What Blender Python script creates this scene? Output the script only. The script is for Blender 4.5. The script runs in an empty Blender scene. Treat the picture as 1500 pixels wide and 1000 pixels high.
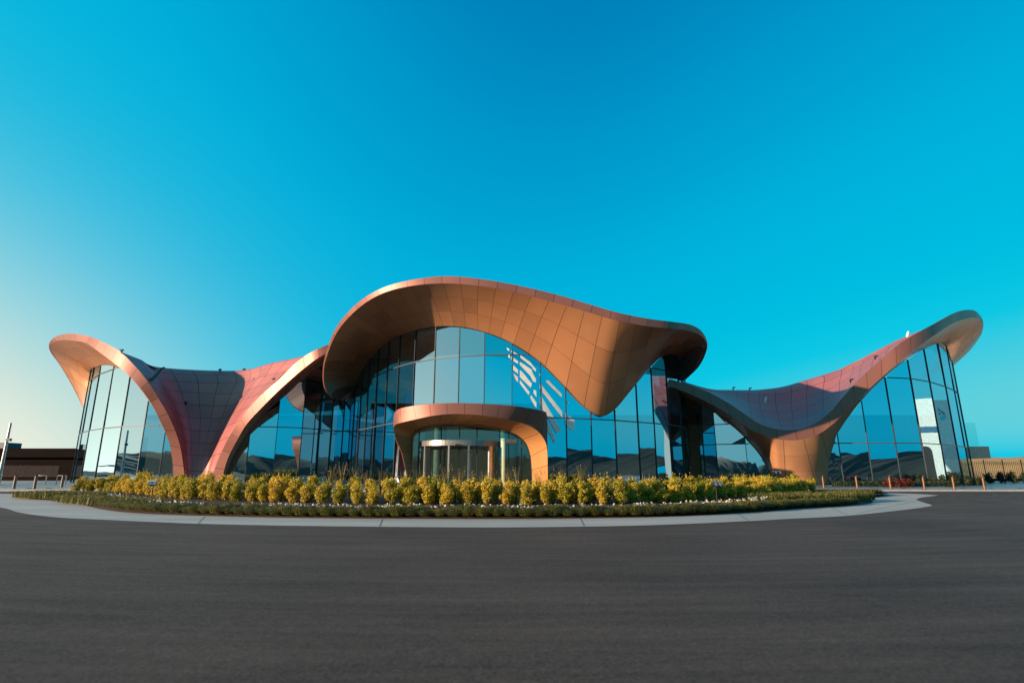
import bpy, math, random
from mathutils import Vector
random.seed(7)
R = math.radians
scene = bpy.context.scene
col = scene.collection

# ------------------------------------------------------------------ camera
F_PX, CX, CY, HOR, EYE = 800.0, 750.0, 500.0, 690.0, 1.5
TH = math.atan((HOR - CY) / F_PX)
CT, ST = math.cos(TH), math.sin(TH)

def ray(x, y):
    c, d = (x - CX) / F_PX, (CY - y) / F_PX
    return Vector((c, CT - d * ST, ST + d * CT))

def at(x, y, Y):
    r = ray(x, y)
    return Vector((0, 0, EYE)) + r * (Y / r.y)

def ground(x, y, z=0.0):
    r = ray(x, y)
    return Vector((0, 0, EYE)) + r * ((z - EYE) / r.z)

cam = bpy.data.objects.new('camera', bpy.data.cameras.new('camera'))
col.objects.link(cam)
cam.location = (0, 0, EYE)
cam.rotation_euler = (R(90) + TH, 0, 0)
cam.data.sensor_width = 36.0
cam.data.lens = 36.0 * F_PX / 1500.0
cam.data.clip_end = 3000
cam.data.dof.use_dof = True; cam.data.dof.focus_distance = 42.0; cam.data.dof.aperture_fstop = 0.9
scene.camera = cam

# ------------------------------------------------------------------ materials
def new_mat(name):
    m = bpy.data.materials.new(name)
    m.use_nodes = True
    nt = m.node_tree
    b = nt.nodes['Principled BSDF']
    return m, nt, b

def nd(nt, typ, **kw):
    n = nt.nodes.new(typ)
    for k, v in kw.items():
        if k in n.inputs.keys():
            n.inputs[k].default_value = v
        else:
            setattr(n, k, v)
    return n

def math_node(nt, op, a, b=None):
    n = nt.nodes.new('ShaderNodeMath'); n.operation = op
    for i, v in enumerate((a, b)):
        if v is None: continue
        if isinstance(v, (int, float)): n.inputs[i].default_value = v
        else: nt.links.new(v, n.inputs[i])
    return n.outputs[0]

def noise_mat(name, c1, c2, scale=5.0, rough=0.7, metal=0.0, bump=0.0, detail=6.0, bump_scale=None, stretch=None):
    m, nt, b = new_mat(name)
    tc = nd(nt, 'ShaderNodeTexCoord')
    src = tc.outputs['Object']
    if stretch:
        mp = nd(nt, 'ShaderNodeMapping'); mp.inputs['Scale'].default_value = stretch
        nt.links.new(src, mp.inputs[0]); src = mp.outputs[0]
    n = nd(nt, 'ShaderNodeTexNoise'); n.inputs['Scale'].default_value = scale; n.inputs['Detail'].default_value = detail
    nt.links.new(src, n.inputs['Vector'])
    r = nd(nt, 'ShaderNodeValToRGB')
    r.color_ramp.elements[0].position = 0.3; r.color_ramp.elements[1].position = 0.7
    r.color_ramp.elements[0].color = (*c1, 1); r.color_ramp.elements[1].color = (*c2, 1)
    nt.links.new(n.outputs['Fac'], r.inputs[0])
    nt.links.new(r.outputs[0], b.inputs['Base Color'])
    b.inputs['Roughness'].default_value = rough
    b.inputs['Metallic'].default_value = metal
    if bump:
        n2 = nd(nt, 'ShaderNodeTexNoise'); n2.inputs['Scale'].default_value = bump_scale or scale * 4; n2.inputs['Detail'].default_value = 4
        nt.links.new(src, n2.inputs['Vector'])
        bp = nd(nt, 'ShaderNodeBump'); bp.inputs['Strength'].default_value = bump
        bp.inputs['Distance'].default_value = 0.02
        nt.links.new(n2.outputs['Fac'], bp.inputs['Height'])
        nt.links.new(bp.outputs[0], b.inputs['Normal'])
    return m

def panel_mat(name, base, seam, rough, metal, wu=0.02, wv=0.02, vary=0.12, coat=0.0, brushed=0.0):
    """metal cladding: one panel per UV unit, dark open joints between, each panel a touch different"""
    m, nt, b = new_mat(name)
    uv = nd(nt, 'ShaderNodeUVMap')
    sp = nd(nt, 'ShaderNodeSeparateXYZ'); nt.links.new(uv.outputs[0], sp.inputs[0])
    ms = []
    for o, w in ((sp.outputs[0], wu), (sp.outputs[1], wv)):
        f = math_node(nt, 'FRACT', o)
        a = math_node(nt, 'ABSOLUTE', math_node(nt, 'SUBTRACT', f, 0.5))
        ms.append(math_node(nt, 'GREATER_THAN', a, 0.5 - w))
    line = math_node(nt, 'MAXIMUM', ms[0], ms[1])
    cx = nd(nt, 'ShaderNodeCombineXYZ')
    nt.links.new(math_node(nt, 'FLOOR', sp.outputs[0]), cx.inputs[0])
    nt.links.new(math_node(nt, 'FLOOR', sp.outputs[1]), cx.inputs[1])
    wn = nd(nt, 'ShaderNodeTexWhiteNoise'); nt.links.new(cx.outputs[0], wn.inputs['Vector'])
    tc = nd(nt, 'ShaderNodeTexCoord')
    no = nd(nt, 'ShaderNodeTexNoise'); no.inputs['Scale'].default_value = 0.9; no.inputs['Detail'].default_value = 5
    nt.links.new(tc.outputs['Object'], no.inputs['Vector'])
    v = math_node(nt, 'MULTIPLY', math_node(nt, 'SUBTRACT', wn.outputs['Value'], 0.5), vary * 2)
    v2 = math_node(nt, 'MULTIPLY', math_node(nt, 'SUBTRACT', no.outputs['Fac'], 0.5), vary * 1.6)
    val = math_node(nt, 'ADD', math_node(nt, 'ADD', v, v2), 1.0)
    if brushed:
        mp = nd(nt, 'ShaderNodeMapping'); mp.inputs['Scale'].default_value = (30, 2.0, 1)
        nt.links.new(uv.outputs[0], mp.inputs[0])
        ns = nd(nt, 'ShaderNodeTexNoise'); ns.inputs['Scale'].default_value = 1.0; ns.inputs['Detail'].default_value = 3
        nt.links.new(mp.outputs[0], ns.inputs['Vector'])
        val = math_node(nt, 'ADD', val, math_node(nt, 'MULTIPLY', math_node(nt, 'SUBTRACT', ns.outputs['Fac'], 0.5), brushed))
    hs = nd(nt, 'ShaderNodeHueSaturation'); hs.inputs['Color'].default_value = (*base, 1)
    nt.links.new(val, hs.inputs['Value'])
    mx = nd(nt, 'ShaderNodeMixRGB'); mx.inputs[2].default_value = (*seam, 1)
    nt.links.new(line, mx.inputs[0]); nt.links.new(hs.outputs[0], mx.inputs[1])
    nt.links.new(mx.outputs[0], b.inputs['Base Color'])
    nt.links.new(math_node(nt, 'ADD', math_node(nt, 'MULTIPLY', wn.outputs['Value'], 0.10), rough), b.inputs['Roughness'])
    b.inputs['Metallic'].default_value = metal
    b.inputs['Specular IOR Level'].default_value = 0.3
    b.inputs['Coat Weight'].default_value = coat
    return m

def plain(name, c, rough=0.5, metal=0.0):
    return noise_mat(name, tuple(x * 0.85 for x in c), tuple(min(1, x * 1.12) for x in c), 3.0, rough, metal)

def glass_mat(name, refl, tint, gtint):
    m, nt, b = new_mat(name)
    nt.nodes.remove(b)
    out = nt.nodes['Material Output']
    tr = nd(nt, 'ShaderNodeBsdfTransparent'); tr.inputs[0].default_value = (*tint, 1)
    gl = nd(nt, 'ShaderNodeBsdfGlossy'); gl.inputs['Color'].default_value = (*gtint, 1); gl.inputs['Roughness'].default_value = 0.0
    tc = nd(nt, 'ShaderNodeTexCoord')
    no = nd(nt, 'ShaderNodeTexNoise'); no.inputs['Scale'].default_value = 0.22; no.inputs['Detail'].default_value = 1
    nt.links.new(tc.outputs['Object'], no.inputs['Vector'])
    bp = nd(nt, 'ShaderNodeBump'); bp.inputs['Strength'].default_value = 0.35; bp.inputs['Distance'].default_value = 0.035
    nt.links.new(no.outputs['Fac'], bp.inputs['Height'])
    nt.links.new(bp.outputs[0], gl.inputs['Normal'])
    lw = nd(nt, 'ShaderNodeFresnel'); lw.inputs['IOR'].default_value = 1.5
    fac = math_node(nt, 'ADD', math_node(nt, 'MULTIPLY', lw.outputs[0], 1 - refl), refl)
    mx = nd(nt, 'ShaderNodeMixShader')
    nt.links.new(fac, mx.inputs[0]); nt.links.new(tr.outputs[0], mx.inputs[1]); nt.links.new(gl.outputs[0], mx.inputs[2])
    nt.links.new(mx.outputs[0], out.inputs[0])
    return m

M = {}
M['soffit'] = panel_mat('copper_soffit', (0.60, 0.255, 0.115), (0.16, 0.07, 0.04), 0.27, 0.35, 0.013, 0.006, 0.10, 0.0, 0.10)
M['fascia'] = panel_mat('copper_fascia', (0.29, 0.105, 0.075), (0.09, 0.035, 0.03), 0.36, 0.35, 0.016, 0.0, 0.08)
M['saddle'] = panel_mat('copper_saddle', (0.42, 0.13, 0.115), (0.10, 0.035, 0.035), 0.40, 0.25, 0.018, 0.018, 0.10)
M['portal_soffit'] = panel_mat('bronze_portal_lining', (0.52, 0.22, 0.075), (0.06, 0.03, 0.015), 0.35, 0.15, 0.014, 0.0, 0.08, 0, 0.12)
M['roof'] = panel_mat('roof_membrane', (0.22, 0.11, 0.09), (0.05, 0.03, 0.03), 0.5, 0.3)
M['glass'] = glass_mat('facade_glass', 0.62, (0.20, 0.36, 0.40), (0.50, 0.76, 0.90))
M['clear_glass'] = glass_mat('door_glass', 0.08, (0.75, 0.86, 0.82), (0.9, 0.95, 0.95))
M['mirror_glass'] = glass_mat('drum_glass', 0.5, (0.7, 0.82, 0.78), (0.85, 0.9, 0.88))
M['mullion'] = plain('dark_mullion', (0.022, 0.025, 0.028), 0.6, 0.0)
M['transom'] = plain('grey_transom', (0.07, 0.075, 0.08), 0.55, 0.1)
M['steel'] = plain('brushed_steel', (0.36, 0.33, 0.31), 0.35, 0.7)
M['silver'] = plain('silver_header', (0.27, 0.24, 0.22), 0.35, 0.5)
M['dark'] = plain('interior_dark', (0.03, 0.028, 0.026), 0.8)
M['interior'] = plain('interior_wall', (0.30, 0.23, 0.17), 0.8)
M['int_floor'] = plain('interior_floor', (0.20, 0.18, 0.16), 0.4)
M['cream'] = plain('cream_column', (0.62, 0.60, 0.40), 0.7)
M['white'] = plain('white_paint', (0.80, 0.77, 0.72), 0.6)
M['light_streaks'] = plain('painted_light_streak', (0.80, 0.77, 0.72), 0.5)  # pale colour for the light streaks painted on the glass
M['navy'] = plain('navy_print', (0.02, 0.03, 0.06), 0.5)
M['blue'] = plain('blue_print', (0.01, 0.55, 0.75), 0.5)
M['blueband'] = plain('blue_band', (0.03, 0.14, 0.25), 0.5)
M['bronze'] = plain('bronze_post', (0.22, 0.085, 0.03), 0.4, 0.3)
M['woodpost'] = plain('dark_post', (0.16, 0.10, 0.07), 0.5, 0.2)
M['black'] = plain('black_metal', (0.025, 0.025, 0.025), 0.5, 0.3)
M['lens'] = plain('lamp_lens', (0.5, 0.5, 0.48), 0.15)
M['brownwall'] = noise_mat('brown_cladding', (0.008, 0.0045, 0.004), (0.014, 0.007, 0.006), 0.6, 0.95, stretch=(1, 1, 6))
M['brownwall'].node_tree.nodes['Principled BSDF'].inputs['Specular IOR Level'].default_value = 0.05
M['timber'] = noise_mat('timber_boards', (0.010, 0.005, 0.004), (0.035, 0.016, 0.010), 1.5, 0.95, stretch=(6, 1, 0.3))
M['beige'] = plain('beige_render', (0.50, 0.36, 0.27), 0.8)
M['soil'] = noise_mat('soil', (0.018, 0.009, 0.006), (0.06, 0.028, 0.018), 6.0, 0.95, bump=0.9, bump_scale=22)
M['concrete'] = noise_mat('concrete', (0.40, 0.345, 0.28), (0.55, 0.47, 0.385), 0.5, 0.75, bump=0.15, bump_scale=30, stretch=(0.35, 1.6, 1))
M['joint'] = plain('saw_joint', (0.17, 0.15, 0.13), 0.9)
M['pavement'] = noise_mat('pale_paving', (0.34, 0.31, 0.28), (0.44, 0.40, 0.36), 0.4, 0.8)
M['kerb'] = plain('kerb_stone', (0.36, 0.34, 0.32), 0.8)
M['drygrass'] = noise_mat('dry_grass_hill', (0.44, 0.21, 0.06), (0.72, 0.38, 0.12), 0.12, 0.95, bump=0.5, bump_scale=1.2)
M['hill'] = noise_mat('scrub_hill', (0.022, 0.020, 0.012), (0.07, 0.06, 0.035), 0.05, 0.95)
M['stem'] = plain('woody_stem', (0.10, 0.06, 0.03), 0.9)

def asphalt():
    m, nt, b = new_mat('asphalt')
    tc = nd(nt, 'ShaderNodeTexCoord')
    fine = nd(nt, 'ShaderNodeTexNoise'); fine.inputs['Scale'].default_value = 26; fine.inputs['Detail'].default_value = 5; fine.inputs['Roughness'].default_value = 0.75
    nt.links.new(tc.outputs['Object'], fine.inputs['Vector'])
    # broad drifting tyre and roller streaks following the curve of the drive
    sx = nd(nt, 'ShaderNodeSeparateXYZ'); nt.links.new(tc.outputs['Object'], sx.inputs[0])
    dy = math_node(nt, 'SUBTRACT', 62.0, sx.outputs[1])
    rad = math_node(nt, 'SQRT', math_node(nt, 'ADD', math_node(nt, 'MULTIPLY', sx.outputs[0], sx.outputs[0]), math_node(nt, 'MULTIPLY', dy, dy)))
    ang = math_node(nt, 'ARCTAN2', sx.outputs[0], dy)
    cb = nd(nt, 'ShaderNodeCombineXYZ'); nt.links.new(math_node(nt, 'MULTIPLY', rad, 2.2), cb.inputs[0]); nt.links.new(math_node(nt, 'MULTIPLY', ang, 9.0), cb.inputs[1])
    streak = nd(nt, 'ShaderNodeTexNoise'); streak.inputs['Scale'].default_value = 1.0; streak.inputs['Detail'].default_value = 6; streak.inputs['Roughness'].default_value = 0.65; streak.inputs['Distortion'].default_value = 0.5
    nt.links.new(cb.outputs[0], streak.inputs['Vector'])
    mid = nd(nt, 'ShaderNodeTexNoise'); mid.inputs['Scale'].default_value = 7.0; mid.inputs['Detail'].default_value = 8; mid.inputs['Roughness'].default_value = 0.85
    nt.links.new(tc.outputs['Object'], mid.inputs['Vector'])
    big = nd(nt, 'ShaderNodeTexNoise'); big.inputs['Scale'].default_value = 0.22; big.inputs['Detail'].default_value = 4
    nt.links.new(tc.outputs['Object'], big.inputs['Vector'])
    v = math_node(nt, 'ADD', math_node(nt, 'MULTIPLY', math_node(nt, 'SUBTRACT', fine.outputs['Fac'], 0.5), 3.0),
                  math_node(nt, 'MULTIPLY', math_node(nt, 'SUBTRACT', streak.outputs['Fac'], 0.5), 1.5))
    v = math_node(nt, 'ADD', v, math_node(nt, 'MULTIPLY', math_node(nt, 'SUBTRACT', mid.outputs['Fac'], 0.5), 1.9))
    v = math_node(nt, 'ADD', v, math_node(nt, 'MULTIPLY', math_node(nt, 'SUBTRACT', big.outputs['Fac'], 0.5), 1.0))
    v = math_node(nt, 'MAXIMUM', math_node(nt, 'ADD', v, 1.0), 0.2)
    hs = nd(nt, 'ShaderNodeHueSaturation'); hs.inputs['Color'].default_value = (0.092, 0.061, 0.044, 1)
    nt.links.new(v, hs.inputs['Value'])
    nt.links.new(hs.outputs[0], b.inputs['Base Color'])
    b.inputs['Roughness'].default_value = 0.85
    b.inputs['Specular IOR Level'].default_value = 0.25
    bp = nd(nt, 'ShaderNodeBump'); bp.inputs['Strength'].default_value = 0.5; bp.inputs['Distance'].default_value = 0.008
    nt.links.new(fine.outputs['Fac'], bp.inputs['Height']); nt.links.new(bp.outputs[0], b.inputs['Normal'])
    return m
M['asphalt'] = asphalt()

def leaf_mat(name, c1, c2, transl=0.35):
    """leaves: colour varies leaf by leaf (a random value stored per face)"""
    m, nt, b = new_mat(name)
    a = nd(nt, 'ShaderNodeAttribute'); a.attribute_name = 'tone'
    r = nd(nt, 'ShaderNodeMixRGB'); r.inputs[1].default_value = (*c1, 1); r.inputs[2].default_value = (*c2, 1)
    nt.links.new(a.outputs['Fac'], r.inputs[0])
    oi = nd(nt, 'ShaderNodeObjectInfo'); hv = nd(nt, 'ShaderNodeHueSaturation')
    nt.links.new(math_node(nt, 'ADD', math_node(nt, 'MULTIPLY', oi.outputs['Random'], 0.6), 0.68), hv.inputs['Value'])
    nt.links.new(math_node(nt, 'ADD', math_node(nt, 'MULTIPLY', oi.outputs['Random'], -0.03), 0.515), hv.inputs['Hue'])
    nt.links.new(r.outputs[0], hv.inputs['Color']); r = hv
    nt.links.new(r.outputs[0], b.inputs['Base Color'])
    b.inputs['Roughness'].default_value = 0.5
    t = nd(nt, 'ShaderNodeBsdfTranslucent'); nt.links.new(r.outputs[0], t.inputs[0])
    mx = nd(nt, 'ShaderNodeMixShader'); mx.inputs[0].default_value = transl
    out = nt.nodes['Material Output']
    nt.links.new(b.outputs[0], mx.inputs[1]); nt.links.new(t.outputs[0], mx.inputs[2]); nt.links.new(mx.outputs[0], out.inputs[0])
    return m
M['yleaf'] = leaf_mat('yellow_leaf', (0.70, 0.48, 0.03), (0.22, 0.18, 0.02))
M['gleaf'] = leaf_mat('grass_blade', (0.075, 0.082, 0.010), (0.19, 0.155, 0.02))
M['dleaf'] = leaf_mat('dark_leaf', (0.02, 0.035, 0.012), (0.05, 0.06, 0.02))
M['reed'] = leaf_mat('reed_blade', (0.16, 0.12, 0.04), (0.28, 0.2, 0.06))
M['redleaf'] = leaf_mat('red_leaf', (0.18, 0.03, 0.015), (0.09, 0.03, 0.012))
M['flower'] = leaf_mat('white_petal', (0.72, 0.66, 0.50), (0.5, 0.46, 0.36), 0.2)

# ------------------------------------------------------------------ mesh helpers
class MB:
    def __init__(s): s.v, s.f, s.uv, s.tone = [], [], [], []
    def face(s, pts, uvs=None, tone=0.0):
        i = len(s.v); s.v += [tuple(p) for p in pts]; s.f.append(tuple(range(i, i + len(pts))))
        s.uv += list(uvs) if uvs else [(0.5, 0.5)] * len(pts); s.tone.append(tone)
    def grid(s, rows, uvs=None, flip=False):
        i0 = len(s.v); n = len(rows[0])
        for r in rows: s.v += [tuple(p) for p in r]
        for a in range(len(rows) - 1):
            for b in range(n - 1):
                q = [(a, b), (a, b + 1), (a + 1, b + 1), (a + 1, b)]
                if flip: q.reverse()
                s.f.append(tuple(i0 + y * n + x for y, x in q))
                s.uv += [uvs[y][x] if uvs else (0.5, 0.5) for y, x in q]; s.tone.append(0.0)
    def box(s, c, ax, ay, az):
        """centre and three half-axis vectors"""
        c, ax, ay, az = Vector(c), Vector(ax), Vector(ay), Vector(az)
        P = [c + ax * i + ay * j + az * k for i in (-1, 1) for j in (-1, 1) for k in (-1, 1)]
        for q in ((0, 1, 3, 2), (4, 6, 7, 5), (0, 4, 5, 1), (2, 3, 7, 6), (0, 2, 6, 4), (1, 5, 7, 3)):
            s.face([P[k] for k in q])
    def abox(s, x0, x1, y0, y1, z0, z1):
        s.box(((x0 + x1) / 2, (y0 + y1) / 2, (z0 + z1) / 2), ((x1 - x0) / 2, 0, 0), (0, (y1 - y0) / 2, 0), (0, 0, (z1 - z0) / 2))
    def tube(s, pts, rad, n=8, cap=True):
        pts = [Vector(p) for p in pts]
        rr = rad if isinstance(rad, (list, tuple)) else [rad] * len(pts)
        rings = []
        for i, p in enumerate(pts):
            d = (pts[min(i + 1, len(pts) - 1)] - pts[max(i - 1, 0)]).normalized()
            h = Vector((0, 0, 1)) if abs(d.z) < 0.9 else Vector((1, 0, 0))
            a = d.cross(h).normalized(); b = d.cross(a)
            rings.append([p + (a * math.cos(2 * math.pi * k / n) + b * math.sin(2 * math.pi * k / n)) * rr[i] for k in range(n + 1)])
        s.grid(rings)
        if cap:
            s.face(rings[0][:n]); s.face(rings[-1][:n][::-1])
    def build(s, name, m, parent=None, smooth=False, loc=None):
        me = bpy.data.meshes.new(name)
        me.from_pydata(s.v, [], s.f)
        uvl = me.uv_layers.new(name='UVMap')
        flat = [c for uv in s.uv for c in uv]
        uvl.data.foreach_set('uv', flat)
        if any(s.tone):
            at_ = me.attributes.new('tone', 'FLOAT', 'FACE'); at_.data.foreach_set('value', s.tone)
        if smooth: me.polygons.foreach_set('use_smooth', [True] * len(me.polygons))
        me.materials.append(m)
        o = bpy.data.objects.new(name, me); col.objects.link(o)
        if loc is not None: o.location = loc
        if parent: o.parent = parent
        return o

def tag(o, label, cat, group=None):
    o['label'] = label; o['category'] = cat
    if group: o['group'] = group
    return o
def structure(o): o['kind'] = 'structure'; return o
def stuff(o, label, cat): o['kind'] = 'stuff'; o['label'] = label; o['category'] = cat; return o
def empty(name, loc=(0, 0, 0), rz=0, parent=None):
    o = bpy.data.objects.new(name, None); col.objects.link(o); o.location = loc; o.rotation_euler = (0, 0, rz)
    o.empty_display_size = 0.3
    if parent: o.parent = parent
    return o

def catmull(P, n):
    """n points along a Catmull-Rom curve through P (uniform in the stations)"""
    out, m = [], len(P) - 1
    for k in range(n):
        t = k / (n - 1) * m; i = min(int(t), m - 1); t -= i
        p0, p1, p2, p3 = P[max(i - 1, 0)], P[i], P[i + 1], P[min(i + 2, m)]
        out.append(0.5 * ((2 * p1) + (p2 - p0) * t + (2 * p0 - 5 * p1 + 4 * p2 - p3) * t * t + (3 * p1 - p0 - 3 * p2 + p3) * t ** 3))
    return out

def arclen(P):
    L = [0.0]
    for a, b in zip(P, P[1:]): L.append(L[-1] + (b - a).length)
    return L

def strip(mb, A, B, spacing, vrows, nv=6, bulge=0.0, flip=False, u_src=None):
    """ruled (slightly bulged) surface between two matched dense curves; UV: u in panels along, v in panels across"""
    L = arclen(u_src or A)
    rows, uvs = [], []
    for j in range(nv + 1):
        t = j / nv
        row = []
        for a, b in zip(A, B):
            p = a.lerp(b, t)
            w = (b - a).length
            p = p + Vector((0, 0, 1)) * (bulge * w * 4 * t * (1 - t))
            row.append(p)
        rows.append(row); uvs.append([(l / spacing, t * vrows) for l in L])
    mb.grid(rows, uvs, flip)

# ------------------------------------------------------------------ plans of the glass walls (pixel column at the horizon row, depth)
def plan_curve(pts, n=160):
    P = []
    for x, Y in pts:
        r = ray(x, HOR); P.append(Vector((r.x / r.y * Y, Y, 0)))
    return catmull(P, n)

WALLS = {
    'left': plan_curve([(258, 58.0), (234, 57.7), (201.6, 57.8), (168, 59), (141, 61.5), (120.6, 65), (108.6, 69.5), (101, 75)]),
    'inner_left': plan_curve([(322, 58.4), (355, 58.2), (398, 58.7), (436, 60), (462, 62), (481, 64), (498, 65), (512, 63.2)]),
    'centre': plan_curve([(500, 66), (508, 63.5), (522, 60), (540, 56.5), (560, 53), (585, 50), (620, 47.5), (669, 46), (747, 45.3), (825, 46.2), (897, 48), (935, 50), (965, 51.5), (990, 53.5), (1006, 56.5), (1013, 62)]),
    'inner_right': plan_curve([(966, 54.2), (985, 58), (1003, 61), (1030, 62), (1050, 61), (1093, 59.5), (1142, 58.3)]),
    'right': plan_curve([(1203, 58.2), (1232, 57.7), (1280, 57), (1324, 57), (1362, 58), (1390, 60.5), (1414, 65), (1427, 70), (1435, 78)]),
}
def hit(wall, x, y):
    """where the sight line through (x, y) meets the vertical wall: point and distance along the plan"""
    r = ray(x, y); k = r.x / r.y
    P = WALLS[wall]; L = arclen(P)
    best = None
    for i in range(len(P) - 1):
        a, b = P[i], P[i + 1]
        fa, fb = a.x - k * a.y, b.x - k * b.y
        if fa * fb <= 0 and fa != fb:
            t = fa / (fa - fb); q = a.lerp(b, t)
            if best is None or q.y < best[0].y: best = (q, L[i] + t * (L[i + 1] - L[i]))
    if best is None:
        i = 0 if abs(P[0].x - k * P[0].y) < abs(P[-1].x - k * P[-1].y) else len(P) - 1
        best = (P[i], L[i])
    q, s = best
    p = at(x, y, q.y)
    return p, s

# ------------------------------------------------------------------ roof edges: (upper fascia x, y), (lower fascia x, y), (glass line x, y), fascia depth, wall or depth
CENTRE = [
 (497,586.5,497,587,500,587.5,56,'centre'),(485,581,486,582.5,512,583,54.5,'centre'),(475,568,477,570,519,569,53,'centre'),
 (472.5,548,474,550,526,551,51.5,'centre'),(476,522,478,524,538,530,49.5,'centre'),(491,482,494,486,555,511,47,'centre'),
 (519,448,522,454,577,494.5,44.5,'centre'),(555,424,557,431,603,485.5,42.5,'centre'),(600,410.5,601,419,633,478.6,41.2,'centre'),
 (654,404.5,654,415,669,478,40.4,'centre'),(712,409.6,711,420,706,485,40,'centre'),(773,421,771,432,747,501,40,'centre'),
 (824,433.6,821,445,789,528,40,'centre'),(855,443,852,454,825,563,40,'centre'),(885,452,882,463,856,595,40,'centre'),
 (905,457.5,902,468.5,880,609,40,'centre'),(925,462,922,473,900,600,40.2,'centre'),(952,467,950,478,924,572,40.6,'centre'),
 (984,471,982,481,950,541,41.3,'centre'),(1005,474,1003,483,968,523,42.5,'centre'),(1020,479,1018,487,982,517.5,43.5,'centre'),
 (1031,489,1030,494,992,520,44.5,'centre'),(1036.5,504,1036,506,998,528,46,'centre'),(1032,522,1031,524,1000,540,48.5,'centre'),
 (1022,538,1021,540,1001,549,52,'centre'),(1003,557,1002.5,557.5,1001.5,558,57.5,'centre')]
LEFT = [
 (121.5,596.5,122,597,122.5,597.5,76,'left'),(105,563.5,107,565,125.5,580,74.5,'left'),(87,533.5,89,535,129,560,73,'left'),
 (75,517,78,518,131.5,549,70.5,'left'),(71.5,506,74,507.5,133.5,540,68,'left'),(76,497,79,501,140,537,65.5,'left'),
 (88,490.5,90,498,147,535,63,'left'),(107,488.5,108,499,156,534,60.5,'left'),(132,493,127,503,167,536.5,58.5,'left'),
 (156,503.5,149,518,179,540.4,57,'left'),(177,515.5,168,532.5,188,548.5,56,'left'),(195,533.5,186,547,194,555.5,55.6,'left'),
 (216,557.5,205,568,209,574.5,55.6,'left'),(234,586,222,592,224,596,56,'left'),(249,613,235,617.5,236.5,621,56.4,'left'),
 (261,643,245,640,246.5,643,57,'left'),(267,670,251.5,667,253,670,57.4,'left'),(272,712,256,712,258,712,57.6,'left')]
ARCH = [
 (306,712,322,712,325,712,57.6,'inner_left'),(321,670,333,673,338,673,57.3,'inner_left'),(336,640,347,645,353,646,56.8,'inner_left'),
 (357,607,362,620,371,620.5,56,'inner_left'),(381,580,385,595,396,592,55.2,'inner_left'),(408,556,408,572,420,571,54.4,'inner_left'),
 (429,535,429,553,438,557,53.8,'inner_left'),(444,523,447,538,455,547,53.4,'inner_left'),(462,512.5,463,526,474,540,53,'inner_left'),
 (480,505,482,516,492,533,53,'inner_left'),(512,497,513,508,508,528,53.5,'inner_left')]
RIGHT = [
 (966,551.5,966,562.5,970,567,53,'inner_right'),(987,556.6,989,568,995,577,53.8,'inner_right'),(1014,565,1018,580,1028,592,54.3,'inner_right'),
 (1041,575.5,1046,594,1055,609,54.5,'inner_right'),(1068,590.5,1074,611,1079,627,54.7,'inner_right'),(1092,607,1098,628,1100,648,55,'inner_right'),
 (1110,619,1113,635,1115,666,55,'inner_right'),(1125,625,1126,640,1126,686,55,'inner_right'),(1136,628,1138,642.5,1136,712,55,57.2),
 (1146,629.5,1148,643.8,1152,713,55,56.6),(1155,630,1158,644.4,1168,713.5,55,56.2),(1164,629.5,1168,644,1186,713.5,55,56.2),
 (1176,627.5,1179,642,1199,713,55,56.6),(1190,622,1193,638,1210,708,55,57.4),(1203,614,1206,631.5,1216,670,55,'right'),
 (1218,601,1222,619,1225,637,54.8,'right'),(1236,580,1240,601.5,1241,613,54.5,'right'),(1262,552,1264,578,1265,583,54,'right'),
 (1290,527,1291,553,1293,555,53.5,'right'),(1318,503,1319,529,1322,531,53,'right'),(1346,486,1346,507,1349,513,53.2,'right'),
 (1374,471,1373,488,1368,504.5,54.5,'right'),(1396,459,1395,474,1378,501.5,57,'right'),(1413,454,1414,467,1383,502,60,'right'),
 (1427,454.6,1428,465,1386,506,63,'right'),(1435,461,1435,468,1388,510,65.5,'right'),(1440,470,1439.5,473,1390,516,67.5,'right'),
 (1440,481,1439,483,1392,522,69.5,'right'),(1435,494,1434,495.5,1394,528,71.5,'right'),(1421,513,1420,514,1395.5,532,74,'right'),
 (1405,528,1404.5,528.7,1396,535,76,'right'),(1397,535.5,1396.8,535.7,1396.5,536,77,'right')]

TOPS = {w: [] for w in WALLS}
def edges(stations, dens=8):
    U, L, I = [], [], []
    for xu, yu, xl, yl, xi, yi, Yo, w in stations:
        U.append(at(xu, yu, Yo)); L.append(at(xl, yl, Yo - 0.05))
        if isinstance(w, str):
            p, s = hit(w, xi, yi); TOPS[w].append((s, p.z))
            p = Vector((0, 0, EYE)) + (p - Vector((0, 0, EYE))) * 0.996
        else: p = at(xi, yi, w)
        I.append(p)
    n = (len(U) - 1) * dens + 1
    return catmull(U, n), catmull(L, n), catmull(I, n)

museum = empty('visitor_centre', (0, 55, 0))
tag(museum, 'curving copper-roofed glass visitor centre with three swooping shell roofs behind the flower bed', 'building')
MOFF = Vector((0, 55, 0))
def mpart(mb, name, m, parent=None, smooth=False):
    """part of the visitor centre: world-space points, stored relative to the building's base"""
    if parent is None:
        mb.v = [tuple(Vector(p) - MOFF) for p in mb.v]
        return mb.build(name, m, museum, smooth)
    mb.v = [tuple(Vector(p) - MOFF) for p in mb.v]
    return mb.build(name, m, parent, smooth)

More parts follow.
